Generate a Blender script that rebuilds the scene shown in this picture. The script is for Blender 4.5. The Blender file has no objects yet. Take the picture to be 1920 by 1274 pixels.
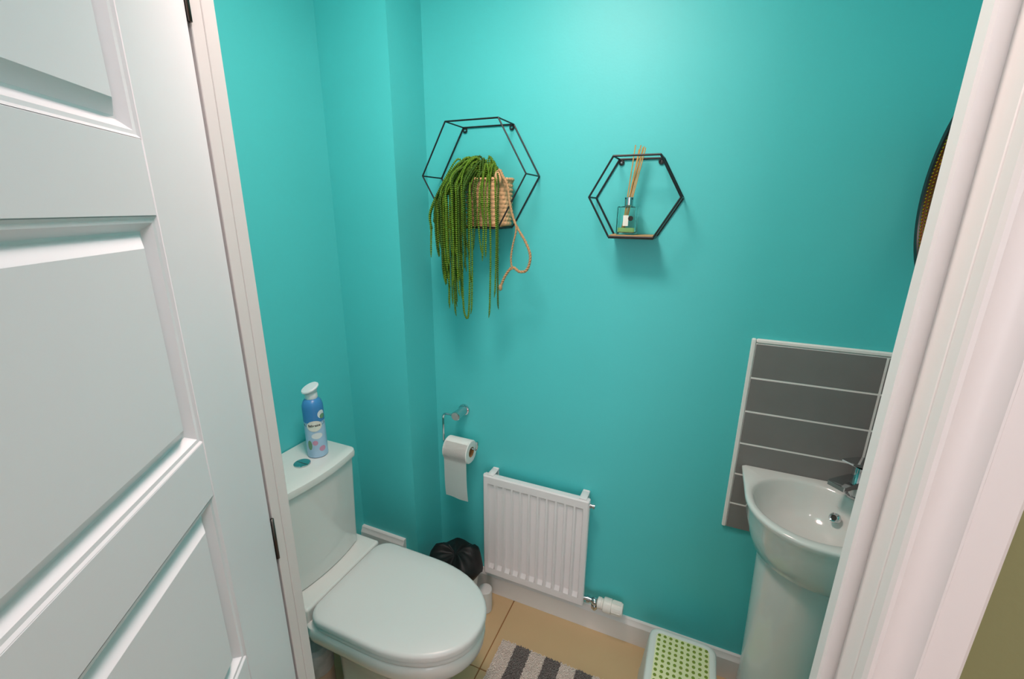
import bpy, bmesh, math, random
from mathutils import Vector, Matrix
from math import sin, cos, pi, radians, sqrt
random.seed(7)
S = bpy.context.scene
C = S.collection

# ------------------------------------------------------------------ camera
YAW, PITCH, ROLL, FPX = -0.40437, -0.28114, -0.009542, 840.25
cam = bpy.data.cameras.new('camera'); camo = bpy.data.objects.new('camera', cam); C.objects.link(camo)
fw = Vector((sin(YAW)*cos(PITCH), cos(YAW)*cos(PITCH), sin(PITCH)))
rt = Vector((cos(YAW), -sin(YAW), 0)); dn = fw.cross(rt)
r2 = rt*cos(ROLL) + dn*sin(ROLL); d2 = dn*cos(ROLL) - rt*sin(ROLL)
camo.matrix_world = Matrix(((r2.x, -d2.x, -fw.x, 0), (r2.y, -d2.y, -fw.y, 0), (r2.z, -d2.z, -fw.z, 1.52), (0, 0, 0, 1)))
cam.sensor_width = 36; cam.lens = FPX/1920*36; cam.clip_start = .02
S.camera = camo

# ------------------------------------------------------------------ world, exposure
w = bpy.data.worlds.new('world'); S.world = w; w.use_nodes = True
w.node_tree.nodes['Background'].inputs[0].default_value = (1, .92, .95, 1)
w.node_tree.nodes['Background'].inputs[1].default_value = 3.6
S.view_settings.view_transform = 'Standard'; S.view_settings.look = 'None'
S.view_settings.exposure = 0.12; S.view_settings.gamma = 1.0
S.view_settings.use_curve_mapping = False
WC_COLOUR = (1, .71, .655)
WC_LAMP = 13.2
HALL_LAMP = 6.0

# ------------------------------------------------------------------ helpers
def lin(c):
    if isinstance(c, str): c = [int(c[i:i+2], 16) for i in (0, 2, 4)]
    return tuple(((x/255+.055)/1.055)**2.4 if x > 10 else x/255/12.92 for x in c) + (1,)

MATS = {}
def mat(name, col, rough=.5, metal=0, bump=0, bscale=60, var=0, vscale=8, coat=0, spec=.5, trans=0, ior=1.45, emit=0, alpha=1):
    m = bpy.data.materials.new(name); m.use_nodes = True; MATS[name] = m
    nt = m.node_tree; b = nt.nodes['Principled BSDF']
    c = lin(col)
    b.inputs['Base Color'].default_value = c
    b.inputs['Roughness'].default_value = rough; b.inputs['Metallic'].default_value = metal
    b.inputs['Specular IOR Level'].default_value = spec
    b.inputs['Coat Weight'].default_value = coat; b.inputs['Coat Roughness'].default_value = .05
    b.inputs['Transmission Weight'].default_value = trans; b.inputs['IOR'].default_value = ior
    b.inputs['Alpha'].default_value = alpha
    if emit:
        b.inputs['Emission Color'].default_value = c; b.inputs['Emission Strength'].default_value = emit
    tc = nt.nodes.new('ShaderNodeTexCoord')
    if var:
        n = nt.nodes.new('ShaderNodeTexNoise'); n.inputs['Scale'].default_value = vscale; n.inputs['Detail'].default_value = 4
        nt.links.new(tc.outputs['Object'], n.inputs['Vector'])
        mx = nt.nodes.new('ShaderNodeMix'); mx.data_type = 'RGBA'
        mx.inputs[6].default_value = tuple(x*(1-var) for x in c[:3])+(1,)
        mx.inputs[7].default_value = tuple(min(1, x*(1+var)) for x in c[:3])+(1,)
        nt.links.new(n.outputs['Fac'], mx.inputs[0]); nt.links.new(mx.outputs[2], b.inputs['Base Color'])
    if bump:
        n = nt.nodes.new('ShaderNodeTexNoise'); n.inputs['Scale'].default_value = bscale; n.inputs['Detail'].default_value = 5
        nt.links.new(tc.outputs['Object'], n.inputs['Vector'])
        bp = nt.nodes.new('ShaderNodeBump'); bp.inputs['Strength'].default_value = bump; bp.inputs['Distance'].default_value = .002
        nt.links.new(n.outputs['Fac'], bp.inputs['Height']); nt.links.new(bp.outputs['Normal'], b.inputs['Normal'])
    return m

mat('teal', (84, 205, 206), .5, bump=.10, bscale=180, var=.03, vscale=5, spec=.7)
mat('white_paint', (232, 230, 228), .38, bump=.03, bscale=90)
mat('door_white', (238, 238, 242), .35, bump=.03, bscale=70)
mat('ceiling_white', (238, 236, 230), .8, bump=.1)
mat('hall_wall', (132, 134, 92), .7, bump=.1, bscale=150)
mat('hall_cream', (226, 220, 212), .7, bump=.1, bscale=150)
mat('hall_floor', (176, 106, 62), .4, var=.25, vscale=6)
mat('ceramic', (226, 227, 223), .12, coat=.6)
mat('seat_plastic', (222, 224, 222), .28)
mat('chrome', (205, 208, 210), .08, metal=1)
mat('dark_gap', (60, 58, 54), .7)
mat('tile_grey', (130, 127, 125), .34, bump=.08, bscale=40, var=.08, vscale=14)
mat('grout_white', (244, 240, 236), .7, bump=.1, bscale=300)
mat('floor_tile', (205, 176, 134), .35, bump=.05, bscale=30, var=.06, vscale=4)
mat('floor_grout', (150, 102, 58), .85, bump=.2, bscale=300)
mat('radiator_white', (236, 232, 232), .3)
mat('trv_white', (236, 232, 224), .35)
mat('black_wire', (26, 26, 28), .45)
mat('shelf_wood', (196, 150, 100), .55, var=.2, vscale=40)
mat('shelf_under', (52, 46, 42), .6)
mat('basket', (216, 172, 128), .85, bump=.6, bscale=220, var=.22, vscale=60)
mat('rope', (188, 148, 108), .9, bump=.6, bscale=260, var=.15, vscale=80)
mat('leaf', (92, 128, 26), .7, var=.4, vscale=60)
mat('leaf_dark', (62, 96, 20), .7, var=.4, vscale=60)
mat('glass', (235, 250, 248), .02, trans=1, ior=1.3)
mat('liquid', (196, 238, 150), .1, trans=.25, ior=1.33)
mat('reed', (206, 160, 96), .75, var=.15, vscale=50)
mat('label_white', (235, 232, 222), .5)
mat('ink_black', (30, 28, 24), .6)
mat('paper', (240, 238, 234), .9, bump=.25, bscale=220)
mat('cardboard', (168, 124, 78), .9)
mat('can_blue', (70, 140, 200), .3, var=.1)
mat('can_pale', (176, 206, 232), .3, var=.1, vscale=40)
mat('can_white', (230, 234, 236), .35)
mat('can_leaf', (110, 156, 120), .4)
mat('can_rose', (206, 150, 176), .4)
mat('bag_black', (20, 20, 20), .55, bump=.4, bscale=50)
mat('bin_white', (214, 214, 212), .4)
mat('mat_white', (224, 214, 204), .95, var=.08, vscale=90)
mat('mat_grey', (126, 120, 116), .95, var=.12, vscale=90)
mat('stool_white', (228, 232, 226), .35)
mat('stool_lime', (238, 240, 190), .6)
mat('stool_dot', (128, 150, 52), .6)
mat('mirror_black', (24, 24, 26), .4)
mat('mirror_brown', (92, 54, 20), .45, metal=.4)
mat('mirror_gold', (214, 160, 52), .25, metal=1)
mat('mirror_glass', (235, 238, 238), .01, metal=1)
mat('hinge_steel', (96, 92, 88), .35, metal=1)
mat('canister_beige', (196, 168, 150), .5)
mat('canister_mottle', (186, 182, 184), .7, var=.35, vscale=45)
mat('lamp_opal', (255, 244, 226), .5)
mat('lamp_base', (230, 230, 228), .4)

def mesh_of(bm, name, smooth=28):
    bmesh.ops.recalc_face_normals(bm, faces=bm.faces)
    me = bpy.data.meshes.new(name); bm.to_mesh(me); bm.free()
    if smooth:
        me.polygons.foreach_set('use_smooth', [True]*len(me.polygons))
        me.set_sharp_from_angle(angle=radians(smooth))
        ar = sorted(p.area for p in me.polygons); md = ar[len(ar)//2]
        for p in me.polygons:                     # broad flat faces keep their own flat normal
            if p.area > 40*md and len(p.vertices) == 4: p.use_smooth = False
    return me

def obj(name, bm, m, parent=None, smooth=28):
    me = mesh_of(bm, name, smooth) if isinstance(bm, bmesh.types.BMesh) else bm
    if m and not me.materials: me.materials.append(MATS[m])
    o = bpy.data.objects.new(name, me); C.objects.link(o)
    if parent:
        o.parent = parent
        o.matrix_parent_inverse = parent.matrix_world.inverted() if False else Matrix.Translation(-parent.location)
    return o

def tag(o, label, cat, group=None):
    o['label'] = label; o['category'] = cat
    if group: o['group'] = group
    return o

def thing(name, label, cat, loc, group=None):
    o = bpy.data.objects.new(name, None); C.objects.link(o)
    o.location = loc; o.empty_display_size = .05
    return tag(o, label, cat, group)

def struct(name, bm, m, label=None, cat=None, smooth=28):
    o = obj(name, bm, m, None, smooth); o['kind'] = 'structure'
    if label: o['label'] = label
    if cat: o['category'] = cat
    return o

def box(bm, x0, x1, y0, y1, z0, z1, bev=0, seg=1, M=None):
    vs = [bm.verts.new((x, y, z)) for x in (x0, x1) for y in (y0, y1) for z in (z0, z1)]
    fs = [bm.faces.new([vs[i] for i in f]) for f in ((0, 1, 3, 2), (4, 6, 7, 5), (0, 4, 5, 1), (2, 3, 7, 6), (0, 2, 6, 4), (1, 5, 7, 3))]
    if bev:
        es = list({e for f in fs for e in f.edges})
        r = bmesh.ops.bevel(bm, geom=es, offset=bev, segments=seg, profile=.5, affect='EDGES')
        vs = list({v for f in r['faces'] for v in f.verts} | {v for v in vs if v.is_valid})
    if M is not None:
        for v in vs: v.co = M @ v.co
    return vs
def B(*a, **k):
    bm = bmesh.new(); box(bm, *a, **k); return bm

def skin(bm, rings, closed=True, cap0=False, cap1=False):
    rows = [[bm.verts.new(p) for p in r] for r in rings]
    n = len(rows[0])
    for a, b in zip(rows, rows[1:]):
        for i in range(n if closed else n-1):
            j = (i+1) % n
            bm.faces.new((a[i], a[j], b[j], b[i]))
    if cap0: bm.faces.new(rows[0][::-1])
    if cap1: bm.faces.new(rows[-1])
    return rows

def lathe(bm, prof, c=(0, 0, 0), n=32, axis='z', cap0=True, cap1=True, sx=1, sy=1, M=None):
    rings = []
    for r, h in prof:
        ring = []
        for i in range(n):
            a = 2*pi*i/n; p = (r*cos(a)*sx, r*sin(a)*sy, h)
            if axis == 'x': p = (p[2], p[0], p[1])
            elif axis == 'y': p = (p[0], p[2], p[1])
            p = Vector(p)
            if M is not None: p = M @ p
            ring.append(p + Vector(c))
        rings.append(ring)
    skin(bm, rings, True, cap0, cap1)
def L(*a, **k):
    bm = bmesh.new(); lathe(bm, *a, **k); return bm

def tube(bm, pts, r, n=8, cap=True, rfun=None, close=False):
    pts = [Vector(p) for p in pts]; rings = []; up = None
    N = len(pts)
    for i, p in enumerate(pts):
        if close: t = pts[(i+1) % N]-pts[i-1]
        else: t = pts[min(i+1, N-1)]-pts[max(i-1, 0)]
        t.normalize()
        if up is None:
            up = Vector((0, 0, 1)) if abs(t.z) < .9 else Vector((0, 1, 0))
        s = t.cross(up)
        if s.length < 1e-5: s = t.orthogonal()
        s.normalize(); up = s.cross(t).normalized()
        rr = rfun(i) if rfun else r
        rings.append([p + (s*cos(2*pi*k/n) + up*sin(2*pi*k/n))*rr for k in range(n)])
    if close: rings.append(rings[0]); 
    rows = skin(bm, rings, True, cap and not close, cap and not close)
    if close: bmesh.ops.remove_doubles(bm, verts=rows[0]+rows[-1], dist=1e-6)
def T(*a, **k):
    bm = bmesh.new(); tube(bm, *a, **k); return bm

def smooth_path(pts, n=8):
    P = [Vector(p) for p in pts]; out = []
    P = [P[0]*2-P[1]] + P + [P[-1]*2-P[-2]]
    for i in range(1, len(P)-2):
        a, b, c, d = P[i-1:i+3]
        for k in range(n):
            t = k/n
            out.append(.5*((2*b)+(c-a)*t+(2*a-5*b+4*c-d)*t*t+(3*b-a-3*c+d)*t**3))
    out.append(P[-2]); return out

def text_mesh(txt, size, M, ext=.0002):
    cu = bpy.data.curves.new('lettering', 'FONT'); cu.body = txt; cu.size = size; cu.extrude = ext; cu.align_x = 'CENTER'; cu.align_y = 'CENTER'
    o = bpy.data.objects.new('lettering', cu); C.objects.link(o)
    dg = bpy.context.evaluated_depsgraph_get(); me = bpy.data.meshes.new_from_object(o.evaluated_get(dg))
    bpy.data.objects.remove(o); bpy.data.curves.remove(cu)
    for v in me.vertices: v.co = M(v.co)
    return me

# ------------------------------------------------------------------ room shell
XL, XR, YB, YF = -1.154, .485, 1.356, .432      # left wall, right wall, back wall, room face of door wall
XC, YE = -.895, 1.184                           # pipe boxing
YH = .379                                       # hall face of door wall
ZC = 2.38
DL, DR, DT = -.600, .155, 1.985                 # door lining faces

struct('wall_back', B(XL-.1, XR+.1, YB, YB+.1, -.05, ZC+.1), 'teal')
struct('wall_left', B(XL-.1, XL, YH, YB, -.05, ZC+.1), 'teal')
struct('wall_right', B(XR, XR+.1, YF, YB, -.05, ZC+.1), 'teal')
struct('wall_boxing', B(XL, XC, YE, YB, 0, ZC), 'teal')
bm = bmesh.new()
ym = (YF+YH)/2
for x0, x1, z0, z1 in ((XL, DL-.02, 0, ZC), (DR+.02, XR, 0, ZC), (DL-.02, DR+.02, DT+.02, ZC)):
    box(bm, x0, x1, ym, YF, z0, z1)
struct('wall_front', bm, 'teal')
bm = bmesh.new()
HX0, HX1, HY0 = -1.7, 1.3, -2.0
for x0, x1, z0, z1 in ((HX0, DL-.02, 0, ZC), (DR+.02, HX1, 0, ZC), (DL-.02, DR+.02, DT+.02, ZC)):
    box(bm, x0, x1, YH, ym, z0, z1)
struct('wall_hall_front', bm, 'hall_wall')
struct('ceiling', B(HX0-.1, HX1+.1, HY0-.1, YB+.1, ZC, ZC+.1), 'ceiling_white')
# hall behind the camera
struct('wall_hall_right', B(HX1, HX1+.1, HY0, YF, 0, ZC), 'hall_cream')
struct('wall_hall_left', B(HX0-.1, HX0, HY0, YF, 0, ZC), 'hall_cream')
bm = bmesh.new()                                 # rear hall wall; unseen opening added to send fill light through the doorway
WX0, WX1, WZ0, WZ1 = .1, 1.2, .2, 2.2
for x0, x1, z0, z1 in ((HX0, WX0, 0, ZC), (WX1, HX1, 0, ZC), (WX0, WX1, 0, WZ0), (WX0, WX1, WZ1, ZC)):
    box(bm, x0, x1, HY0-.1, HY0, z0, z1)
struct('wall_hall_back', bm, 'hall_cream')
bm = bmesh.new()
for x0, x1, z0, z1 in ((WX0, WX1, WZ0, WZ0+.06), (WX0, WX1, WZ1-.06, WZ1), (WX0, WX0+.06, WZ0, WZ1), (WX1-.06, WX1, WZ0, WZ1), (WX0, WX1, 1.08, 1.14)):
    box(bm, x0, x1, HY0-.08, HY0-.03, z0, z1, .004)
struct('fill_window', bm, 'white_paint')  # frame of the added opening, out of view, sized to let fill light in

# floors
fl = struct('floor', B(XL-.02, XR+.02, YH, YB+.02, -.06, -.004), 'floor_grout')
gx = [-1.153, -.553, .047, .647]; gy = [.136, .436, 1.036-.3, 1.036, 1.336, 1.636]
for i in range(3):
    for y0, y1 in ((.380, .736), (.736, 1.036), (1.036, 1.356)):
        x0, x1 = max(gx[i], XL+.001), min(gx[i+1], XR-.001)
        t = obj('tile', B(x0+.002, x1-.002, y0+.002, y1-.002, -.02, 0, .001, 1), 'floor_tile', fl)
struct('floor_hall', B(HX0, HX1, HY0, YH, -.06, 0), 'hall_floor')

# skirting
def skirting(name, M, length, h=.102, t=.016):
    bm = bmesh.new()
    prof = [(0, 0), (t, 0), (t, h-.022), (t-.003, h-.016), (t-.006, h-.012), (t-.008, h-.003), (t-.011, h), (0, h)]
    skin(bm, [[M @ Vector((x, d, z)) for d, z in prof] for x in (0, length)], True, True, True)
    return struct(name, bm, 'white_paint', smooth=25)
skirting('baseboard_back', Matrix(((1, 0, 0, XC), (0, -1, 0, YB), (0, 0, 1, 0), (0, 0, 0, 1))), XR-XC)
skirting('baseboard_boxing', Matrix(((1, 0, 0, XL), (0, -1, 0, YE), (0, 0, 1, 0), (0, 0, 0, 1))), .206, .287, .02)
skirting('baseboard_left', Matrix(((0, 1, 0, XL), (1, 0, 0, YF), (0, 0, 1, 0), (0, 0, 0, 1))), YE-.02-YF)

# ------------------------------------------------------------------ door frame
fr = bmesh.new()
YSR = .4085
for x0, x1, z0, z1 in ((DL-.02, DL, 0, DT+.02), (DR, DR+.02, 0, DT+.02), (DL, DR, DT, DT+.02)):
    box(fr, x0, x1, YH, YF, z0, z1, .001, 1)
frame = struct('trim_1', fr, 'white_paint')
frame['label'] = 'white painted door lining around the doorway'
obj('door_stop', B(DL-.001, DL+.029, .4122, YF-.003, .001, DT-.001, .0008), 'white_paint', frame)
obj('rebate_strip', B(DL-.001, DL+.029, .3965, .4118, .001, DT-.001, .0008), 'white_paint', frame)
obj('door_stop', B(DR-.012, DR+.008, YSR, .4295, .001, DT-.001, .002), 'white_paint', frame)
obj('door_stop', B(DL+.03, DR-.013, YSR, .4295, DT-.012, DT+.008, .0015), 'white_paint', frame)
prof = [(.001, 0), (.001, .013), (.003, .0165), (.006, .0165), (.009, .0135), (.015, .0112), (.022, .0118), (.028, .0145), (.030, .0168), (.0315, .0168), (.0328, .0148), (.054, .0140), (.0568, .012), (.0568, 0)]
def architrave(sgn, x0):
    bm = bmesh.new()
    skin(bm, [[Vector((x0+sgn*a, YH-d, z)) for a, d in prof] for z in (0.001, DT+.055)], True, True, True)
    return bm
obj('architrave', architrave(1, DR), 'white_paint', frame, 28)
obj('architrave', architrave(-1, DL), 'white_paint', frame, 28)
bm = bmesh.new()
skin(bm, [[Vector((x, YH-d, DT+a)) for a, d in prof] for x in (DL, DR)], True, True, True)
obj('architrave', bm, 'white_paint', frame, 28)

# ------------------------------------------------------------------ door (ladder door, opened outwards towards the hall)
door = bpy.data.objects.new('door_1', None); C.objects.link(door)
door['kind'] = 'structure'; door['label'] = 'white panelled door standing half open into the hall'
ANG = radians(56); DO = Vector((-.5685, .391, 0))
MD = Matrix(((cos(ANG), -sin(ANG), 0, DO.x), (-sin(ANG), -cos(ANG), 0, DO.y), (0, 0, 1, 0), (0, 0, 0, 1)))
# door local: s along the leaf, d = depth behind the visible face (0 = visible face), z up
DW, DH, TH, ST = .735, 1.972, .038, .1385
def D(s0, s1, d0, d1, z0, z1, bev=.0012): return B(s0, s1, d0, d1, z0, z1, bev, 1, MD)
obj('stile', D(0, ST, 0, TH, .006, DH), 'door_white', door)
obj('stile', D(DW-ST, DW, 0, TH, .006, DH), 'door_white', door)
zs = [(.335+.3113*i, .335+.3113*i+.2425) for i in range(5)]
rails = [(.006, zs[0][0])] + [(zs[i][1], zs[i+1][0]) for i in range(4)] + [(zs[4][1], DH)]
for z0, z1 in rails:
    obj('rail', D(ST+.0004, DW-ST-.0004, 0.0002, TH-.0002, z0, z1, .0009), 'door_white', door)
for z0, z1 in zs:
    bm = bmesh.new()
    # rings: rail edge, quirk, groove bottom, rise, field
    lv = [(0, .0005), (.0025, .0022), (.006, .0028), (.0135, .0105), (.016, .0105), (.0275, .0025), (.0285, .002)]
    rg = []
    for ins, dep in lv:
        a, b, c, d = ST+ins, DW-ST-ins, z0+ins, z1-ins
        rg.append([MD @ Vector(p) for p in ((a, dep, c), (b, dep, c), (b, dep, d), (a, dep, d))])
    skin(bm, rg, True, False, True)
    a, b = ST, DW-ST
    obj('panel', bm, 'door_white', door, 18)
    bm2 = bmesh.new(); box(bm2, a+.0005, b-.0005, .014, TH-.006, z0+.0005, z1-.0005, 0, 2, MD)
    obj('panel_core', bm2, 'door_white', door)
for z0, z1 in ((.22, .295), (.985, 1.058), (1.722, 1.797)):
    bm = bmesh.new()
    box(bm, -.0022, -.0002, .0005, .0335, z0, z1, .0003, 1, MD)
    p = MD @ Vector((-.0035, -.0012, 0))
    lathe(bm, [(.0028, z0), (.0028, z1)], (p.x, p.y, 0), 10)
    obj('hinge', bm, 'hinge_steel', door)
bm = bmesh.new()
c = MD @ Vector((DW-.055, -.004, 1.0)); n_ = (MD.to_3x3() @ Vector((0, -1, 0))); a_ = (MD.to_3x3() @ Vector((-1, 0, 0)))
tube(bm, [c-n_*.0038, c+n_*.002], .025, 24)
tube(bm, [c, c+n_*.04, c+n_*.047+a_*.008, c+n_*.048+a_*.11], .008, 12)
obj('handle', bm, 'chrome', door)

# ------------------------------------------------------------------ ceiling lamps
def ceiling_lamp(x, y, power, col, label, r=.13):
    t = thing('ceiling_lamp', label, 'lamp', (x, y, ZC))
    obj('base', L([(r+.012, 0), (r+.012, -.018), (r+.004, -.024)], (x, y, ZC-.0005), 40), 'lamp_base', t)
    obj('diffuser', L([(r, -.0242), (r*.97, -.04), (r*.8, -.056), (r*.5, -.066), (.01, -.07)], (x, y, ZC), 40), 'lamp_opal', t)
    li = bpy.data.lights.new('lamp_light', 'AREA'); li.shape = 'DISK'; li.size = r*1.9; li.energy = power; li.color = col
    o = bpy.data.objects.new('lamp_light', li); C.objects.link(o); o.location = (x, y, ZC-.076)
    return t
ceiling_lamp(-.42, .62, WC_LAMP, WC_COLOUR, 'round opal ceiling lamp over the toilet room', .17)
ceiling_lamp(.16, -.04, HALL_LAMP, (1, .93, .96), 'round opal ceiling lamp in the hall', .2)

# ------------------------------------------------------------------ splashback
sp = thing('splashback', 'grey tiled splashback with white grout and trim in the corner behind basin', 'splashback', (.31, YB, .584))
TZ = [1.176, 1.075, .973, .8715, .770, .669, .584]
TYF = YB-.010                                    # tile face on back wall
XT = XR-.010                                     # tile face on right wall
obj('grout', B(.152, XT-.0005, TYF+.0009, YB-.0003, .586, 1.176), 'grout_white', sp)
obj('grout', B(XT+.0009, XR-.0003, .98, YB-.0003, .586, 1.176), 'grout_white', sp)
for i in range(6):
    z1, z0 = TZ[i]-.0026, TZ[i+1]+(.0026 if i < 5 else 0)
    for x0, x1 in ((.1525, .4425), (.4477, XT-.0025)):
        obj('tile', B(x0, x1, TYF, YB-.0012, z0, z1, .0008, 1), 'tile_grey', sp)
    for y0, y1 in ((1.0425, TYF-.002), (.984, 1.0385)):
        obj('tile', B(XT, XR-.0012, y0, y1, z0, z1, .0008, 1), 'tile_grey', sp)
obj('edge_trim', B(.140, .1515, TYF-.002, YB-.0003, .583, 1.188, .0025), 'grout_white', sp)
obj('edge_trim', B(.1520, XT, TYF-.002, YB-.0003, 1.1768, 1.188, .0025), 'grout_white', sp)
obj('edge_trim', B(XT-.002, XR-.0003, .972, TYF-.004, 1.1768, 1.188, .0025), 'grout_white', sp)
obj('edge_trim', B(XT-.002, XR-.0003, .972, .9832, .583, 1.176, .0025), 'grout_white', sp)

# ------------------------------------------------------------------ corner basin on pedestal
ZR = .805
bs = thing('wash_basin', 'white ceramic corner wash basin on a matching pedestal', 'basin', (.335, 1.205, 0))
BX, BY = XT-.001, TYF-.001                      # the two walls it sits against
BC = Vector((.317, 1.19))
def basin_outline(ins, U=.307, V=.317, R=.165):
    # polygon from back-left corner along the front round to the right wall and the corner
    x0, y0 = BX-U+ins, BY-V+ins; r = max(R-ins*.4, .02)
    pts = [(x0, BY), ]
    for k in range(25):
        a = pi + (pi/2)*k/24; e = .94
        ca, sa = cos(a), sin(a)
        pts.append((x0+r + r*math.copysign(abs(ca)**e, ca), y0+r + r*math.copysign(abs(sa)**e, sa)))
    pts += [(BX, y0), (BX, BY)]
    return [Vector(p) for p in pts]
angs = sorted([2*pi*i/120 for i in range(120)] + [math.atan2(p.y-BC.y, p.x-BC.x) % (2*pi) for p in (Vector((BX-.307, BY)), Vector((BX, BY-.317)), Vector((BX, BY)))])
def ray_poly(poly, a):
    d = Vector((cos(a), sin(a))); best = 9
    for p, q in zip(poly, poly[1:]+poly[:1]):
        e = q-p; den = d.x*e.y-d.y*e.x
        if abs(den) < 1e-9: continue
        wv = p-BC; t = (wv.x*e.y-wv.y*e.x)/den; u = (wv.x*d.y-wv.y*d.x)/den
        if t > 0 and -1e-4 <= u <= 1.0001: best = min(best, t)
    return best
def ring_out(ins, z):
    poly = basin_outline(ins); return [Vector((BC.x+cos(a)*r, BC.y+sin(a)*r, z)) for a in angs for r in (ray_poly(poly, a),)]
def ring_in(rad, z, lim=.017):
    poly = basin_outline(0)
    out = []
    for a in angs:
        r = min(rad, (ray_poly(poly, a)-lim)*rad/.134)
        out.append(Vector((BC.x+cos(a)*r, BC.y+sin(a)*r, z)))
    return out
base_ = ring_out(.050, ZR-.153)
rings = [[Vector((BC.x+(p.x-BC.x)*.5, BC.y+(p.y-BC.y)*.5, ZR-.153)) for p in base_], base_, ring_out(.043, ZR-.1515), ring_out(.037, ZR-.146), ring_out(.024, ZR-.11), ring_out(.011, ZR-.06), ring_out(.005, ZR-.02), ring_out(0, ZR-.008), ring_out(.001, ZR-.003), ring_out(.004, ZR),
         ring_in(.137, ZR-.0005), ring_in(.133, ZR-.003), ring_in(.129, ZR-.010), ring_in(.122, ZR-.035), ring_in(.108, ZR-.07), ring_in(.08, ZR-.1), ring_in(.045, ZR-.112), ring_in(.02, ZR-.115)]
bm = bmesh.new(); skin(bm, rings, True, True, True)
obj('bowl', bm, 'ceramic', bs, 50)
obj('waste', L([(.021, 0), (.021, .003), (.018, .004), (.012, .002), (.004, .002)], (BC.x, BC.y, ZR-.1145), 24), 'chrome', bs)
# overflow ring under the tap
oc = Vector((.3860, 1.2500, ZR-.050)); nd = Vector((-.66, -.62, .42)).normalized()
Mo = nd.to_track_quat('Z', 'Y').to_matrix()
bm = bmesh.new(); lathe(bm, [(.006, .001), (.0075, .004), (.010, .005), (.0125, .003), (.013, -.006), (.006, -.006)], oc, 24, M=Mo, cap0=False, cap1=False)
ov = obj('overflow_ring', bm, 'chrome', bs)
obj('overflow_hole', L([(.0062, -.002), (.0062, .0005)], oc, 20, M=Mo), 'dark_gap', bs)
# pedestal
bm = bmesh.new(); rg = []
for z, r in ((.001, .112), (.02, .112), (.05, .106), (.2, .101), (.4, .106), (.56, .111), (.62, .113), (.6470, .1135), (.6485, .1125)):
    rg.append([Vector((.337+r*cos(a)*1.02, 1.209+r*sin(a), z)) for a in [2*pi*i/64 for i in range(64)]])
skin(bm, rg, True, True, True)
obj('pedestal', bm, 'ceramic', bs, 50)

# mixer tap, standing in the corner of the basin
tp_ = thing('basin_tap', 'chrome mixer tap standing in the corner of the wash basin', 'tap', (.436, 1.298, ZR))
dg = Vector((-1, -1, 0)).normalized(); sd = Vector((1, -1, 0)).normalized(); tc = Vector((.436, 1.298, ZR))
def tapM(o): return Matrix(((dg.x, sd.x, 0, o.x), (dg.y, sd.y, 0, o.y), (0, 0, 1, o.z), (0, 0, 0, 1)))
MT = tapM(tc)
obj('tap_body', L([(.027, 0), (.027, .004), (.022, .006), (.022, .082), (.021, .086)], tc, 32), 'chrome', tp_)
bm = bmesh.new(); rg = []
for l, hw, z0, z1 in ((.005, .018, .036, .058), (.03, .019, .040, .060), (.065, .020, .046, .061), (.098, .021, .048, .0605), (.1005, .0195, .0485, .0595)):
    rg.append([MT @ Vector(p) for p in ((l, -hw, z0), (l, hw, z0), (l, hw, z1), (l, -hw, z1))])
skin(bm, rg, True, True, True)
obj('spout', bm, 'chrome', tp_, 25)
bm = bmesh.new(); rg = []
for l, hw, z0, z1 in ((-.024, .019, .087, .099), (.0, .022, .088, .103), (.03, .020, .098, .109), (.07, .015, .112, .118), (.073, .0135, .113, .117)):
    rg.append([MT @ Vector(p) for p in ((l, -hw, z0), (l, hw, z0), (l, hw, z1), (l, -hw, z1))])
skin(bm, rg, True, True, True)
obj('lever', bm, 'chrome', tp_, 25)

# ------------------------------------------------------------------ round mirror on the right wall
mc = Vector((0, 1.109, 1.5597))
mi = thing('round_mirror', 'round black rimmed mirror with gold beaded dish frame on the right wall', 'mirror', (XR, 1.109, 1.5597))
obj('rim', L([(.17, XR-.0005), (.205, XR-.002), (.2125, .428), (.2125, .422), (.210, .4195), (.196, .4195), (.194, .422), (.19, .44)], mc, 72, 'x', cap1=False), 'mirror_black', mi)
obj('dish', L([(.1945, .4225), (.185, .435), (.165, .450), (.135, .462), (.128, .466)], mc, 72, 'x', False, False), 'mirror_brown', mi)
obj('glass', L([(.1285, .4655), (.1285, .470)], mc, 72, 'x'), 'mirror_glass', mi)
bm = bmesh.new()
prof_ = [Vector(p) for p in ((.1945, .4225), (.185, .435), (.165, .450), (.135, .462), (.128, .466))]
rows_ = []; dist = .003
for p, q in zip(prof_, prof_[1:]):
    l = (q-p).length
    while dist < l: rows_.append(p.lerp(q, dist/l)); dist += .0062
    dist -= l
for row, (r, x) in enumerate(rows_):
    n = int(2*pi*r/.0075)
    for k in range(n):
        a = 2*pi*(k+.5*(row % 2))/n
        q = Vector((x-.0008, mc.y+r*cos(a), mc.z+r*sin(a)))
        bmesh.ops.create_icosphere(bm, subdivisions=1, radius=.0027, matrix=Matrix.Translation(q))
bd = obj('beading', bm, 'mirror_gold', mi); bd['kind'] = 'stuff'

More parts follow.
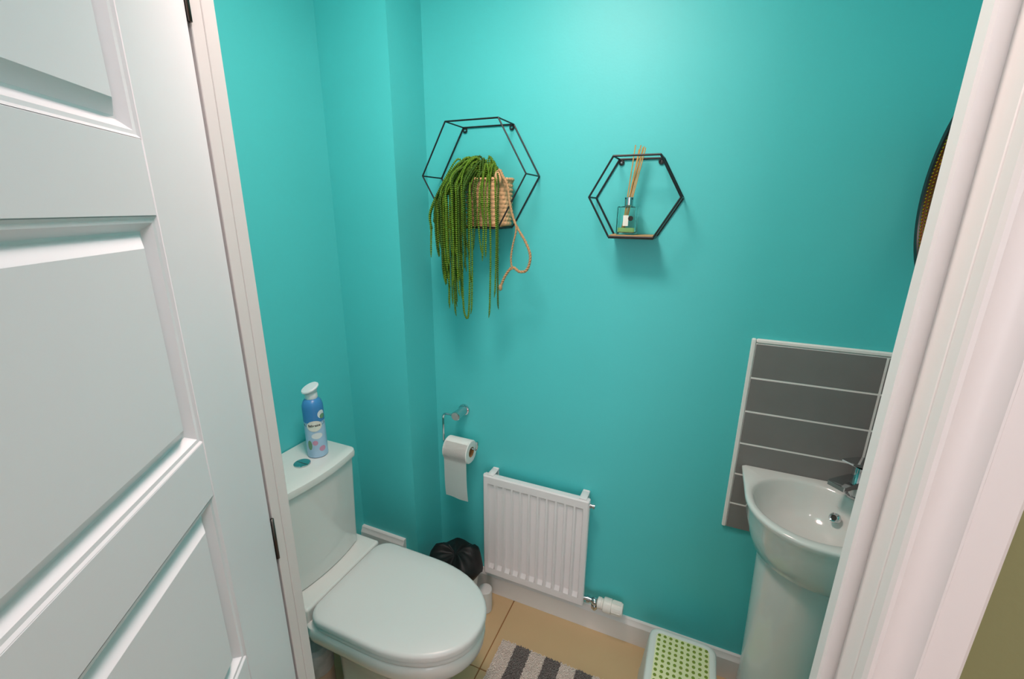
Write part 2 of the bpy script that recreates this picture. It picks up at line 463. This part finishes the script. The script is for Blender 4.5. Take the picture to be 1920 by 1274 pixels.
# ------------------------------------------------------------------ toilet
YT = .847
to = thing('toilet', 'white close coupled toilet with lid closed beside the doorway', 'toilet', (-.75, YT, 0))
def dring(xb, xf, hw, z, xm=-.70, rc=.05, p=2.15, dy=0, n=24):
    pts = []
    for k in range(n+1):                       # front curve from -hw side to +hw side
        a = -pi/2+pi*k/n
        ca, sa = max(cos(a), 0), sin(a)
        pts.append((xm+(xf-xm)*ca**(2/p), hw*math.copysign(abs(sa)**(2/p), sa)))
    for k in range(7):
        a = (pi/2)*k/6; pts.append((xb+rc-rc*sin(a), hw-rc+rc*cos(a)))
    for k in range(7):
        a = (pi/2)*k/6; pts.append((xb+rc-rc*cos(a), -hw+rc-rc*sin(a)))
    return [Vector((x, YT+dy+y, z)) for x, y in pts]
bm = bmesh.new()
skin(bm, [dring(-.92, -.545, .090, .001, -.66, .04), dring(-.92, -.545, .090, .02, -.66, .04), dring(-.915, -.56, .082, .10, -.66, .04), dring(-.915, -.55, .088, .2, -.67, .04),
          dring(-.925, -.51, .118, .27, -.68, .05), dring(-.94, -.466, .153, .318, -.69, .05), dring(-.945, -.452, .163, .337, -.70, .05), dring(-.945, -.449, .1655, .36, -.70, .05), dring(-.945, -.451, .1645, .382, -.70, .05), dring(-.943, -.456, .160, .3855, -.70, .05)], True, True, True)
pan = obj('pan', bm, 'ceramic', to, 50)
# rear platform the cistern stands on
obj('pan_deck', B(XL+.004, -.9165, YT-.156, YT+.156, .335, .4295, .009, 4), 'ceramic', to, 50)
bm = bmesh.new()
skin(bm, [dring(-.905, -.453, .160, .3875), dring(-.907, -.449, .164, .390), dring(-.907, -.448, .165, .398), dring(-.905, -.450, .163, .4035)], True, True, True)
obj('seat', bm, 'seat_plastic', to, 50)
bm = bmesh.new()
skin(bm, [dring(-.910, -.450, .163, .4055), dring(-.913, -.446, .167, .408), dring(-.914, -.4455, .1675, .420), dring(-.912, -.448, .165, .4265), dring(-.907, -.455, .158, .430), dring(-.88, -.52, .11, .4325), dring(-.8, -.62, .04, .433, -.70, .02)], True, True, True)
obj('lid', bm, 'seat_plastic', to, 50)
obj('hinge_bar', B(-.9155, -.900, YT-.1, YT+.1, .3862, .402, .003, 3), 'seat_plastic', to)
def cring(x1, hw, z, bow=.012, r=.022):
    pts = [(XL+.004, -hw), ]
    for k in range(9):
        a = -pi/2 + (pi/2)*k/8; pts.append((x1-bow-r+r*cos(a), -hw+r+r*sin(a)))
    for k in range(1, 12):
        y = -hw+r+(2*hw-2*r)*k/12; t = (y/(hw-r)); pts.append((x1-bow+bow*(1-t*t), y))
    for k in range(9):
        a = (pi/2)*k/8; pts.append((x1-bow-r+r*cos(a), hw-r+r*sin(a)))
    pts.append((XL+.004, hw))
    return [Vector((x, YT+y, z)) for x, y in pts]
bm = bmesh.new()
skin(bm, [cring(-.975, .130, .4305), cring(-.970, .134, .4335), cring(-.968, .135, .5), cring(-.962, .139, .7), cring(-.960, .140, .7525)], True, True, True)
obj('cistern', bm, 'ceramic', to, 40)
bm = bmesh.new()
skin(bm, [cring(-.958, .142, .7545), cring(-.952, .1465, .757, r=.026), cring(-.951, .147, .770, r=.026), cring(-.953, .145, .777, r=.026), cring(-.960, .139, .780, r=.026)], True, True, True)
obj('cistern_lid', bm, 'ceramic', to, 40)
bt = obj('flush_button', L([(.024, -.001), (.024, .003), (.022, .0045), (.019, .0035), (.003, .0032)], (-1.045, YT, .7805), 36), 'chrome', to)
obj('button_split', B(-1.065, -1.025, YT-.0006, YT+.0006, .7835, .7843), 'dark_gap', bt)

# ------------------------------------------------------------------ air freshener can
cx, cy, cz = -1.047, .911, .7806
ca = thing('air_freshener_can', 'blue air freshener spray can with white trigger cap on the cistern lid', 'spray can', (cx, cy, cz))
cr = .030
obj('can_body', L([(.026, 0), (.0295, .002), (cr, .006), (cr, .118)], (cx, cy, cz), 40, cap1=False), 'can_pale', ca)
obj('can_shoulder', L([(cr, .118), (cr, .162), (.0292, .170), (.026, .180), (.021, .187), (.016, .190)], (cx, cy, cz), 40, cap0=False), 'can_blue', ca)
obj('cap_collar', L([(.0175, .1895), (.0185, .193), (.018, .205), (.0165, .208)], (cx, cy, cz), 30), 'can_white', ca)
# tilted trigger cap
va = Vector((.83, -.56, 0)).normalized()          # direction towards the viewer
sdv = Vector((va.y, -va.x, 0))
Mc = Matrix.Rotation(radians(24), 3, va) @ Matrix.Rotation(radians(2), 3, Vector((-va.y, va.x, 0)))
bm = bmesh.new()
lathe(bm, [(.012, -.016), (.019, -.006), (.0265, 0), (.027, .003), (.025, .006), (.015, .007)], (cx, cy, cz+.219), 36, M=Mc)
obj('trigger_cap', bm, 'can_white', ca)
def wrap(a0, z0, off=.0006):
    return lambda v: Vector((cx+(cr+off+v.z)*cos(a0+v.x/cr), cy+(cr+off+v.z)*sin(a0+v.x/cr), cz+z0+v.y))
AV = math.atan2(-cy, -cx)                         # bearing of the viewer from the can
def patch(name, a0, z0, rx, rz, m, off, n=24, pw=2):
    f = wrap(a0, z0, off); bm = bmesh.new()
    rg = []
    for s in (0.02, .5, 1):
        rg.append([f(Vector((rx*s*math.copysign(abs(cos(t))**(2/pw), cos(t)), rz*s*math.copysign(abs(sin(t))**(2/pw), sin(t)), 0))) for t in [2*pi*k/n for k in range(n)]])
    skin(bm, rg, True, True, False); return obj(name, bm, m, ca)
patch('label_band', AV-.05, .112, .034, .0045, 'ink_black', .0004, pw=5)
patch('label_oval', AV-.05, .108, .022, .0175, 'label_white', .0008)
patch('flower_print', AV+.75, .142, .012, .013, 'can_white', .0004)
patch('leaf_print', AV+.85, .135, .009, .008, 'can_leaf', .0008)
patch('flower_print', AV+.5, .030, .010, .009, 'can_rose', .0004)
patch('leaf_print', AV-.7, .045, .007, .016, 'can_leaf', .0004)
patch('flower_print', AV-.15, .052, .008, .008, 'can_rose', .0004)
patch('cloud_print', AV+.1, .075, .016, .010, 'can_white', .0004)
me = text_mesh('febreze', .0115, wrap(AV-.05, .110, .0011))
obj('lettering', me, 'ink_black', ca, 0)

# ------------------------------------------------------------------ patterned canister behind the toilet foot
kx, ky = -.985, .757
kn = thing('canister', 'small mottled canister with beige base on the floor behind toilet foot', 'canister', (kx, ky, 0))
obj('base', L([(.044, .001), (.046, .004), (.046, .118), (.044, .121)], (kx, ky, 0), 32), 'canister_beige', kn)
obj('cover', L([(.0475, .1215), (.0485, .125), (.0485, .185), (.045, .2), (.034, .211), (.016, .216)], (kx, ky, 0), 32), 'canister_mottle', kn)

# ------------------------------------------------------------------ bin with black liner
bx_, by_ = -.748, 1.218
bn = thing('waste_bin', 'small white waste bin with black liner bag between toilet and radiator', 'bin', (bx_, by_, 0))
obj('bin_body', L([(.064, .001), (.067, .003), (.092, .205), (.0965, .21), (.0965, .218), (.093, .218), (.064, .012)], (bx_, by_, 0), 40, cap1=True), 'bin_white', bn)
bm = bmesh.new(); rg = []
rnd = [random.uniform(-1, 1) for _ in range(64)]
def wob(a, k): return .6*sin(2*a+.8+k*1.7)+.35*sin(5*a+k*2.6)+.15*sin(11*a-k*3)
for k, (r, z, amp, za) in enumerate(((.1, .165, .004, .022), (.1035, .185, .004, .012), (.1045, .205, .004, .006), (.103, .225, .005, .006), (.098, .243, .007, .012), (.085, .258, .010, .022), (.062, .266, .012, .026), (.035, .266, .012, .024), (.01, .262, .003, .006))):
    rg.append([Vector((bx_+(r+amp*wob(a, k*.35))*cos(a), by_+(r+amp*wob(a, k*.35))*sin(a), z+za*wob(a+.6, 2+k*.2)+(.045 if k == 0 else .03 if k == 1 else .014 if k == 2 else 0)*max(0, cos(a+.35))**2)) for a in [2*pi*i/72 for i in range(72)]])
skin(bm, rg, True, False, True)
bag = obj('liner_bag', bm, 'bag_black', bn, 60)

pt = tag(obj('floor_pot', L([(.024, .001), (.026, .003), (.027, .05), (.027, .098), (.025, .101), (.012, .1025)], (-.642, 1.258, 0), 28), 'bin_white'), 'small plain white pot on floor below the radiator edge', 'pot')

# ------------------------------------------------------------------ radiator
RX0, RX1, RZ0, RZ1, RY = -.667, -.266, .136, .578, 1.296
ra = thing('radiator', 'white ribbed panel radiator on the teal wall', 'radiator', ((RX0+RX1)/2, RY+.02, RZ0))
bm = bmesh.new()
NCH = 11; mgn = .016; pitch = (RX1-RX0-2*mgn)/NCH
xs = [RX0, RX0+.004, RX0+mgn-.004]; us = [0, 0, 0]
for i in range(NCH):
    a = RX0+mgn+i*pitch
    for f, u in ((.10, 0), (.22, 1), (.78, 1), (.90, 0)): xs.append(a+f*pitch); us.append(u)
xs += [RX1-mgn+.004, RX1-.004, RX1]; us += [0, 0, 0]
zz = [RZ0, RZ0+.005, RZ0+.032, RZ0+.046, RZ0+.05, RZ1-.046, RZ1-.042, RZ1-.032, RZ1-.005, RZ1]; vz = [0, 0, 0, .9, 1, 1, .9, 0, 0, 0]
grid = []
for z, v in zip(zz, vz):
    row = []
    for k, (x, u) in enumerate(zip(xs, us)):
        y = RY + .0085*u*v
        if k in (0, len(xs)-1) or z in (RZ0, RZ1): y = RY+.004
        row.append(bm.verts.new((x, y, z)))
    grid.append(row)
for a, b in zip(grid, grid[1:]):
    for i in range(len(xs)-1): bm.faces.new((a[i], a[i+1], b[i+1], b[i]))
obj('front_panel', bm, 'radiator_white', ra, 22)
obj('back_panel', B(RX0+.0005, RX1-.0005, RY+.0138, RY+.026, RZ0+.0005, RZ1-.0005, .003), 'radiator_white', ra)
bm = bmesh.new()
for x0, x1, z0, z1 in ((RX0, RX0+.0025, RZ0+.002, RZ1-.002), (RX1-.0025, RX1, RZ0+.002, RZ1-.002), (RX0, RX1, RZ1-.0025, RZ1-.0001), (RX0, RX1, RZ0+.0001, RZ0+.0025)):
    box(bm, x0, x1, RY+.0038, RY+.016, z0, z1)
obj('edge_seam', bm, 'radiator_white', ra)
for x in (RX0+.028, RX1-.024):
    bm = bmesh.new(); box(bm, x-.013, x+.013, RY+.005, YB-.0005, RZ1+.0002, RZ1+.0035, .001); box(bm, x-.012, x+.012, YB-.008, YB-.0005, RZ0+.05, RZ1+.006, .002)
    obj('wall_bracket', bm, 'radiator_white', ra)
bm = bmesh.new(); lathe(bm, [(.009, 0), (.009, .006), (.007, .007), (.007, .012), (.0085, .0122), (.0085, .018), (.006, .019)], (RX1-.001, RY+.014, RZ1-.022), 20, 'x')
obj('bleed_plug', bm, 'chrome', ra)
# valve and thermostatic head
vx, vy, vz_ = RX1, RY+.014, RZ0+.030
bm = bmesh.new()
lathe(bm, [(.008, -.002), (.008, .010), (.0125, .0105), (.0125, .022), (.009, .0225), (.009, .034)], (vx, vy, vz_), 20, 'x')
obj('valve_tail', bm, 'chrome', ra)
bm = bmesh.new()
bmesh.ops.create_uvsphere(bm, u_segments=20, v_segments=12, radius=.0145, matrix=Matrix.Translation((vx+.040, vy, vz_)))
lathe(bm, [(.0105, -.030), (.0125, -.028), (.0125, -.016), (.0095, -.015), (.0095, 0)], (vx+.040, vy, vz_), 20)
obj('valve_body', bm, 'chrome', ra)
obj('feed_pipe', T([(vx+.040, vy, vz_-.026), (vx+.040, vy, vz_-.034), (vx+.040, vy+.006, vz_-.040), (vx+.040, vy+.014, vz_-.041), (vx+.040, YB-.0005, vz_-.041)], .0075, 14), 'chrome', ra)
bm = bmesh.new()
lathe(bm, [(.012, .050), (.0195, .052), (.0195, .064), (.0175, .066), (.0175, .070), (.0245, .073), (.0255, .078), (.0255, .100), (.0232, .102), (.0232, .134), (.0205, .140), (.008, .1415)], (vx, vy, vz_), 32, 'x')
hd = obj('thermostatic_head', bm, 'trv_white', ra)
bm = bmesh.new()
for k in range(10):
    a = 2*pi*k/10
    tube(bm, [(vx+.104, vy+.0232*cos(a), vz_+.0232*sin(a)), (vx+.133, vy+.0232*cos(a), vz_+.0232*sin(a))], .0016, 6)
obj('grip_rib', bm, 'trv_white', hd)

# ------------------------------------------------------------------ toilet roll holder and roll
hx, hy, hz = -.772, YB, .797
tr = thing('toilet_roll_holder', 'chrome hook toilet roll holder on the teal wall', 'holder', (hx, hy, hz))
yq = YB-.062
obj('wall_mount', L([(.0215, -.0005), (.0215, -.008), (.0175, -.010), (.0165, -.040), (.0165, -.060), (.0172, -.068), (.015, -.0715)], (hx, hy, hz), 28, 'y'), 'chrome', tr)
zb = .676
arm = smooth_path([(hx-.012, yq, hz), (-.805, yq, hz), (-.820, yq, hz-.0015), (-.8275, yq, hz-.012), (-.829, yq, hz-.03), (-.829, yq, .72), (-.829, yq, zb+.014), (-.825, yq, zb+.003), (-.812, yq, zb), (-.76, yq, zb), (-.702, yq, zb), (-.692, yq, zb+.003), (-.688, yq, zb+.014), (-.688, yq, zb+.034)], 6)
obj('arm', T(arm, .0042, 10), 'chrome', tr)
rollc = Vector((-.762, yq, zb-.0138)); RR = .044
rl = thing('toilet_roll', 'white toilet roll with loose hanging end on the chrome holder', 'toilet roll', rollc)
bm = bmesh.new(); lathe(bm, [(.0195, -.05), (RR-.003, -.05), (RR, -.047), (RR, .047), (RR-.003, .05), (.0195, .05), (.0195, .049), (.0195, -.049)], rollc, 48, 'x', False, False)
obj('roll', bm, 'paper', rl)
bm = bmesh.new(); lathe(bm, [(.0195, -.0503), (.0195, .0503), (.0185, .0503), (.0185, -.0503), (.0195, -.0503)], rollc, 32, 'x', False, False)
obj('cardboard_core', bm, 'cardboard', rl)
bm = bmesh.new(); rows = []
pth = []
for k in range(8):
    a = radians(120+92*k/7); pth.append((rollc.y+(RR+.0006)*cos(a), rollc.z+(RR+.0006)*sin(a)))
for k in range(1, 15):
    t = k/14; pth.append((rollc.y+(RR+.0006)*cos(radians(212))-.010*sin(t*1.5), rollc.z+(RR+.0006)*sin(radians(212))-.15*t))
for k, (y, z) in enumerate(pth):
    t = max(0, (k-7)/14)
    rows.append([Vector((rollc.x-.045+.093*i/8+.010*t, y+.0018*sin(i*.9+k*.3)*t, z-.006*t*(i/8))) for i in range(9)])
skin(bm, rows, False)
bmesh.ops.solidify(bm, geom=bm.faces[:], thickness=.0006)
obj('loose_sheet', bm, 'paper', rl, 60)

# ------------------------------------------------------------------ hexagon wire shelves
def hexshelf(cx, cz, R, depth, label, wire=.0024):
    t = thing('hexagon_shelf', label, 'shelf', (cx, YB, cz), 'hexagonal wire shelves')
    ys = (YB-.0032, YB-depth)
    def V(k, y, R=R): a = pi/3*k; return Vector((cx+R*cos(a), y, cz+R*sin(a)))
    for y in ys:
        bm = bmesh.new()
        for k in range(6): tube(bm, [V(k, y), V(k+1, y)], wire, 8)
        for k in range(6): bmesh.ops.create_icosphere(bm, subdivisions=1, radius=wire*1.05, matrix=Matrix.Translation(V(k, y)))
        obj('hexagon_frame', bm, 'black_wire', t)
    for k in range(6):
        obj('cross_bar', T([V(k, ys[0]-.001), V(k, ys[1]+.001)], wire*.9, 8), 'black_wire', t)
    for k, s in ((1, -1), (2, 1)):
        p = V(k, YB-.0035); q = Vector((p.x+s*.006, 0, p.z-.0085))
        bm = bmesh.new(); n = 18; rg = []
        for i in range(n): rg.append((q.x+.0062*cos(2*pi*i/n), YB-.004, q.z+.0062*sin(2*pi*i/n)))
        tube(bm, rg, .0019, 6, close=True)
        e = obj('hanging_eye', bm, 'black_wire', t)
        obj('screw', L([(.004, -.0005), (.004, -.004), (.0025, -.0055)], (q.x, YB, q.z), 14, 'y'), 'chrome', e)
    zb_ = cz-R*sin(pi/3)
    x0, x1 = cx-R/2+.001, cx+R/2-.001
    bdz = obj('shelf_board', B(x0, x1, YB-depth+.003, YB-.0055, zb_-.0005, zb_+.0045, .0008), 'shelf_wood', t)
    bmx = B(x0-.001, x1+.001, YB-depth-.0012, YB-.005, zb_-.0052, zb_-.0008, .0006)
    obj('board_rail', bmx, 'shelf_under', t)
    return zb_+.0045
ZA = hexshelf(-.666, 1.619, .172, .113, 'large black wire hexagon wall shelf holding the basket plant')
ZB2 = hexshelf(-.197, 1.556, .119, .092, 'small black wire hexagon wall shelf holding the reed diffuser', .0027)

# ------------------------------------------------------------------ basket with trailing plant
bkx, bky = -.637, 1.297
bk = thing('woven_basket', 'beige woven basket with rope handle on the large hexagon shelf', 'basket', (bkx, bky, ZA))
HB = .133; A_, B_ = .076, .048
bm = bmesh.new(); rg = []
NR = 66; NS = 112
for i in range(NR+1):
    h = HB*i/NR; row = (i*11)//NR
    ph = (h/HB*11) % 1
    bulge = .0022*sin(pi*ph)
    rg.append([Vector((bkx+(A_*(.93+.07*i/NR)+bulge+.0016*sin(28*a+row*pi)*sin(pi*ph))*cos(a), bky+(B_*(.93+.07*i/NR)+bulge+.0016*sin(28*a+row*pi)*sin(pi*ph))*sin(a), ZA+.0006+h)) for a in [2*pi*k/NS for k in range(NS)]])
for h, s in ((HB-.004, .94), (HB-.03, .93)):
    rg.append([Vector((bkx+A_*s*cos(a), bky+B_*s*sin(a), ZA+h)) for a in [2*pi*k/NS for k in range(NS)]])
skin(bm, rg, True, True, True)
obj('basket_body', bm, 'basket', bk, 60)
bm = bmesh.new(); pts = []
for k in range(160):
    a = 2*pi*k/160; pts.append((bkx+(A_+.001)*cos(a), bky+(B_+.001)*sin(a), ZA+HB))
tube(bm, pts, .0048, 8, close=True, rfun=lambda i: .0046+.0009*sin(i*1.4))
obj('braided_rim', bm, 'basket', bk, 60)
# rope handle: up over the rim then hanging down on the right
def rope(name, pts, r=.0045):
    P = smooth_path(pts, 10); bm = bmesh.new()
    # two twisted strands
    for s in (0, pi):
        Q = []; acc = 0
        for i, p in enumerate(P):
            t = (P[min(i+1, len(P)-1)]-P[max(i-1, 0)]).normalized()
            u = t.cross(Vector((.13, 1, .2))).normalized(); v = t.cross(u)
            if i: acc += (P[i]-P[i-1]).length
            a = s+acc*380
            Q.append(p+(u*cos(a)+v*sin(a))*r*.45)
        tube(bm, Q, r*.62, 7)
    return obj(name, bm, 'rope', bk, 60)
yr = 1.232
rope('rope_handle', [(-.590, 1.262, ZA+HB-.004), (-.589, 1.256, ZA+HB+.016), (-.578, 1.250, ZA+HB+.023), (-.566, 1.244, ZA+HB+.006), (-.548, 1.236, 1.590), (-.537, yr, 1.534), (-.520, yr, 1.482), (-.487, yr, 1.431), (-.472, yr, 1.390), (-.482, yr, 1.352), (-.505, yr, 1.345), (-.528, yr, 1.356), (-.550, yr, 1.332), (-.566, yr, 1.298)])
rope('rope_handle', [(-.560, 1.258, ZA+HB-.012), (-.548, 1.246, 1.565), (-.532, 1.236, 1.51), (-.515, 1.226, 1.47), (-.525, 1.225, 1.42), (-.530, 1.225, 1.385), (-.528, 1.228, 1.35)], .0032)
bm = bmesh.new(); bmesh.ops.create_icosphere(bm, subdivisions=2, radius=.0075, matrix=Matrix.Translation((-.567, yr, 1.293)) @ Matrix.Diagonal((.8, .8, 1.4, 1)))
obj('rope_knot', bm, 'rope', bk, 60)
bm = bmesh.new(); bmesh.ops.create_icosphere(bm, subdivisions=3, radius=.0165, matrix=Matrix.Translation((-.585, 1.255, ZA+HB+.004)) @ Matrix.Diagonal((.8, .5, 1.25, 1)))
obj('handle_knot', bm, 'basket', bk, 60)

pl = thing('trailing_plant', 'green trailing bead plant hanging out of the woven basket', 'plant', (bkx-.03, bky, ZA+HB))
bm = bmesh.new(); lathe(bm, [(.01, -.028), (.9*A_, -.026), (.9*A_, -.010), (.6*A_, .012), (.012, .022)], (bkx, bky, ZA+HB), 28, sy=B_/A_)
obj('crown', bm, 'leaf_dark', pl, 60)
def strand(path, m, r0=.0026):
    P = smooth_path(path, 6)
    # resample at even spacing
    out = [P[0]]; step = .0029; acc = 0
    for a, b in zip(P, P[1:]):
        l = (b-a).length; t = step-acc
        while t <= l: out.append(a.lerp(b, t/l)); t += step
        acc = (acc+l) % step
    bm = bmesh.new(); N = len(out)
    tube(bm, out, r0, 6, rfun=lambda i: (r0*.75+.0024*(i % 2))*(1 if i < N-6 else .35+.65*(N-1-i)/6))
    return obj('strand', bm, m, pl, 70)
R_ = random.Random(3)
specs = []
# (exit x, hang x, hang y, end z, peak)
for i in range(60):
    t = i/59
    hx_ = -.787+.112*t + R_.uniform(-.006, .006)
    if t < .2: ez = R_.uniform(1.37, 1.46)
    elif t < .36: ez = R_.uniform(1.28, 1.42)
    elif t < .8: ez = R_.choice((R_.uniform(1.19, 1.25), R_.uniform(1.25, 1.38), R_.uniform(1.28, 1.40), R_.uniform(1.32, 1.44)))
    else: ez = R_.choice((R_.uniform(1.25, 1.35), R_.uniform(1.30, 1.42), R_.uniform(1.36, 1.46)))
    specs.append((hx_, R_.uniform(1.190, 1.230), ez, R_.uniform(1.635, 1.672)))
for hx_, ez in ((-.664, 1.20), (-.671, 1.30), (-.655, 1.40), (-.645, 1.47), (-.634, 1.385), (-.622, 1.37), (-.612, 1.38), (-.604, 1.192), (-.6, 1.47), (-.585, 1.26), (-.575, 1.222), (-.625, 1.49), (-.69, 1.44), (-.683, 1.36)):
    specs.append((hx_, R_.uniform(1.222, 1.232), ez, R_.uniform(1.618, 1.648)))
for k, (hx_, hy_, ez, pk) in enumerate(specs):
    sx_ = bkx + max(-.055, min(.04, (hx_-bkx)*.35+R_.uniform(-.015, .02))); sy_ = bky+R_.uniform(-.028, .028)
    out_ = max(0, bkx-.075-hx_)
    mx_ = hx_*.6+sx_*.4
    wv = R_.uniform(-.006, .006)
    ztop = 1.60-.9*out_+R_.uniform(-.02, .015)
    if hx_ > -.675: ztop = 1.585
    path = [(sx_, sy_, 1.598), (sx_*.75+hx_*.25, sy_*.8+hy_*.2, pk), (mx_, (sy_+hy_)/2, (pk+ztop)/2+.022), (hx_*.97+mx_*.03, hy_+.004, ztop), (hx_+wv*.5, hy_, ztop-.05), (hx_+wv, hy_-.001, (ztop+ez)/2), (hx_+wv*.2, hy_, ez+.04), (hx_-wv+.002, hy_+.001, ez)]
    if ez > ztop-.06: path = path[:5]+[(hx_+wv, hy_, ez)]
    strand(path, 'leaf' if R_.random() < .68 else 'leaf_dark', .0021 if k < 60 else .0019)
# mound of short curls on top
for i in range(34):
    a = R_.uniform(0, 2*pi); r = sqrt(R_.random())
    x = bkx-.022+.052*r*cos(a); y = bky+.03*r*sin(a)-.004
    h = 1.628+.045*(1-r*r*.7)+R_.uniform(-.012, .008)-.12*max(0, x-bkx)
    dx, dy = .03*cos(a)-.012, .016*sin(a)-.006
    strand([(x, y, 1.596), (x+dx*.2, y+dy*.2, h-.006), (x+dx*.6, y+dy*.6, h), (x+dx*1.1, y+dy, h-.022), (x+dx*1.25, y+dy*1.1, h-.05)], 'leaf' if i % 3 else 'leaf_dark', .0023)
# looping strand
strand([(-.695, 1.224, 1.60), (-.694, 1.222, 1.45), (-.692, 1.222, 1.24), (-.684, 1.222, 1.192), (-.674, 1.222, 1.20), (-.668, 1.222, 1.30), (-.667, 1.223, 1.45), (-.664, 1.226, 1.60)], 'leaf')

# ------------------------------------------------------------------ reed diffuser
fx, fy, fz = -.214, YB-.050, ZB2
rd = thing('reed_diffuser', 'clear glass reed diffuser with chrome collar and wooden reeds on small shelf', 'diffuser', (fx, fy, fz))
def sq(h, z, r=.006, n=5):
    pts = []
    for q in range(4):
        for k in range(n):
            a = pi/2*q+pi/2*k/(n-1)
            ox = (h-r)*(1 if q in (0, 3) else -1); oy = (h-r)*(1 if q in (0, 1) else -1)
            pts.append(Vector((fx+ox+r*cos(a), fy+oy+r*sin(a), fz+z)))
    return pts
bm = bmesh.new()
skin(bm, [sq(.025, .0008), sq(.0265, .003), sq(.0265, .072), sq(.0255, .0755), sq(.011, .078, .0108), sq(.0105, .086, .0103), sq(.0085, .086, .0083), sq(.0085, .076, .0083), sq(.0235, .0725), sq(.0235, .0075), sq(.022, .006)], True, True, True)
obj('bottle', bm, 'glass', rd, 40)
bm = bmesh.new(); skin(bm, [sq(.0215, .0068, .005), sq(.0232, .0085, .005), sq(.0232, .019, .005)], True, True, True)
obj('fragrance_oil', bm, 'liquid', rd, 40)
obj('collar', L([(.0112, .0782), (.0122, .079), (.0122, .0985), (.0112, .0995), (.009, .0995), (.009, .09)], (fx, fy, fz), 28, cap0=False, cap1=False), 'chrome', rd)
for k, (tx, ty, bx2) in enumerate(((.004, .006, -.012), (.018, -.002, -.014), (.024, .008, -.010), (.021, .014, -.015), (.029, .002, -.008), (.012, .016, -.011))):
    a = Vector((fx+bx2, fy-ty*.5, fz+.009)); b = Vector((fx+tx*1.1, fy+ty, fz+.232-.002*k))
    obj('reed', T([a, b], .0016, 7), 'reed', rd)
# printed label on the front
obj('label_panel', B(fx-.008, fx+.006, fy-.0272, fy-.0267, fz+.024, fz+.052), 'label_white', rd)
bm = bmesh.new(); lathe(bm, [(.0068, 0), (.0068, -.0004)], (fx+.012, fy-.0273, fz+.044), 20, 'y'); obj('label_emblem', bm, 'ink_black', rd)

# ------------------------------------------------------------------ bath mat
bmt = thing('bath_mat', 'grey and white striped shaggy bath mat on the beige floor', 'mat', (-.25, .86, 0))
MX0, MY0, MY1 = -.522, .585, 1.160
sw = .0555; rr = random.Random(11)
for i in range(9):
    x0 = MX0+sw*i; x1 = x0+sw
    bm = bmesh.new(); box(bm, x0, x1, MY0, MY1, .0008, .007)
    nx, ny = 12, 118
    for a in range(nx):
        for b in range(ny):
            x = x0+(a+.5+rr.uniform(-.35, .35))*sw/nx; y = MY0+(b+.5+rr.uniform(-.35, .35))*(MY1-MY0)/ny
            ox, oy = rr.uniform(-.002, .002), rr.uniform(-.002, .002); r = .0032; h = .013+rr.uniform(-.002, .002)
            v = [bm.verts.new((x+r*cos(t), y+r*sin(t), .006)) for t in (0, 2.1, 4.2)]
            u = [bm.verts.new((x+ox+r*.7*cos(t), y+oy+r*.7*sin(t), h)) for t in (0, 2.1, 4.2)]
            bm.faces.new(u)
            for k in range(3): bm.faces.new((v[k], v[(k+1) % 3], u[(k+1) % 3], u[k]))
    obj('stripe', bm, 'mat_grey' if i % 2 else 'mat_white', bmt, 0)

# ------------------------------------------------------------------ step stool
sx0, sx1, sy0, sy1, sz = -.022, .168, .985, 1.252, .205
st = thing('step_stool', 'white child step stool with lime dotted top beside pedestal', 'stool', ((sx0+sx1)/2, (sy0+sy1)/2, 0))
def rrect(g, z, r=.03, n=6):
    pts = []
    for q, (cx_, cy_) in enumerate(((sx1+g-r, sy1+g-r), (sx0-g+r, sy1+g-r), (sx0-g+r, sy0-g+r), (sx1+g-r, sy0-g+r))):
        for k in range(n):
            a = pi/2*q+pi/2*k/(n-1); pts.append(Vector((cx_+r*cos(a), cy_+r*sin(a), z)))
    return pts
bm = bmesh.new()
skin(bm, [rrect(.026, .001), rrect(.0265, .006), rrect(.024, .014), rrect(.016, .10), rrect(.006, sz-.02), rrect(.004, sz-.006), rrect(.0, sz), rrect(-.012, sz+.001, .022), rrect(-.0165, sz-.001, .018)], True, True, True)
obj('stool_body', bm, 'stool_white', st, 50)
bm = bmesh.new()
skin(bm, [rrect(-.017, sz-.0012, .016), rrect(-.017, sz+.0006, .016), rrect(-.018, sz+.0012, .016)], True, False, True)
obj('grip_pad', bm, 'stool_lime', st)
bm = bmesh.new()
nx_ = 9; pw_ = (sx1-sx0-.050)/(nx_-1)
y = sy1-.026
while y > sy0+.022:
    for k in range(nx_):
        lathe(bm, [(.0052, .0), (.0046, .0014), (.002, .0018)], (sx0+.025+k*pw_, y, sz+.001), 10, cap0=False)
    y -= pw_
dts = obj('grip_dots', bm, 'stool_dot', st); dts['kind'] = 'stuff'
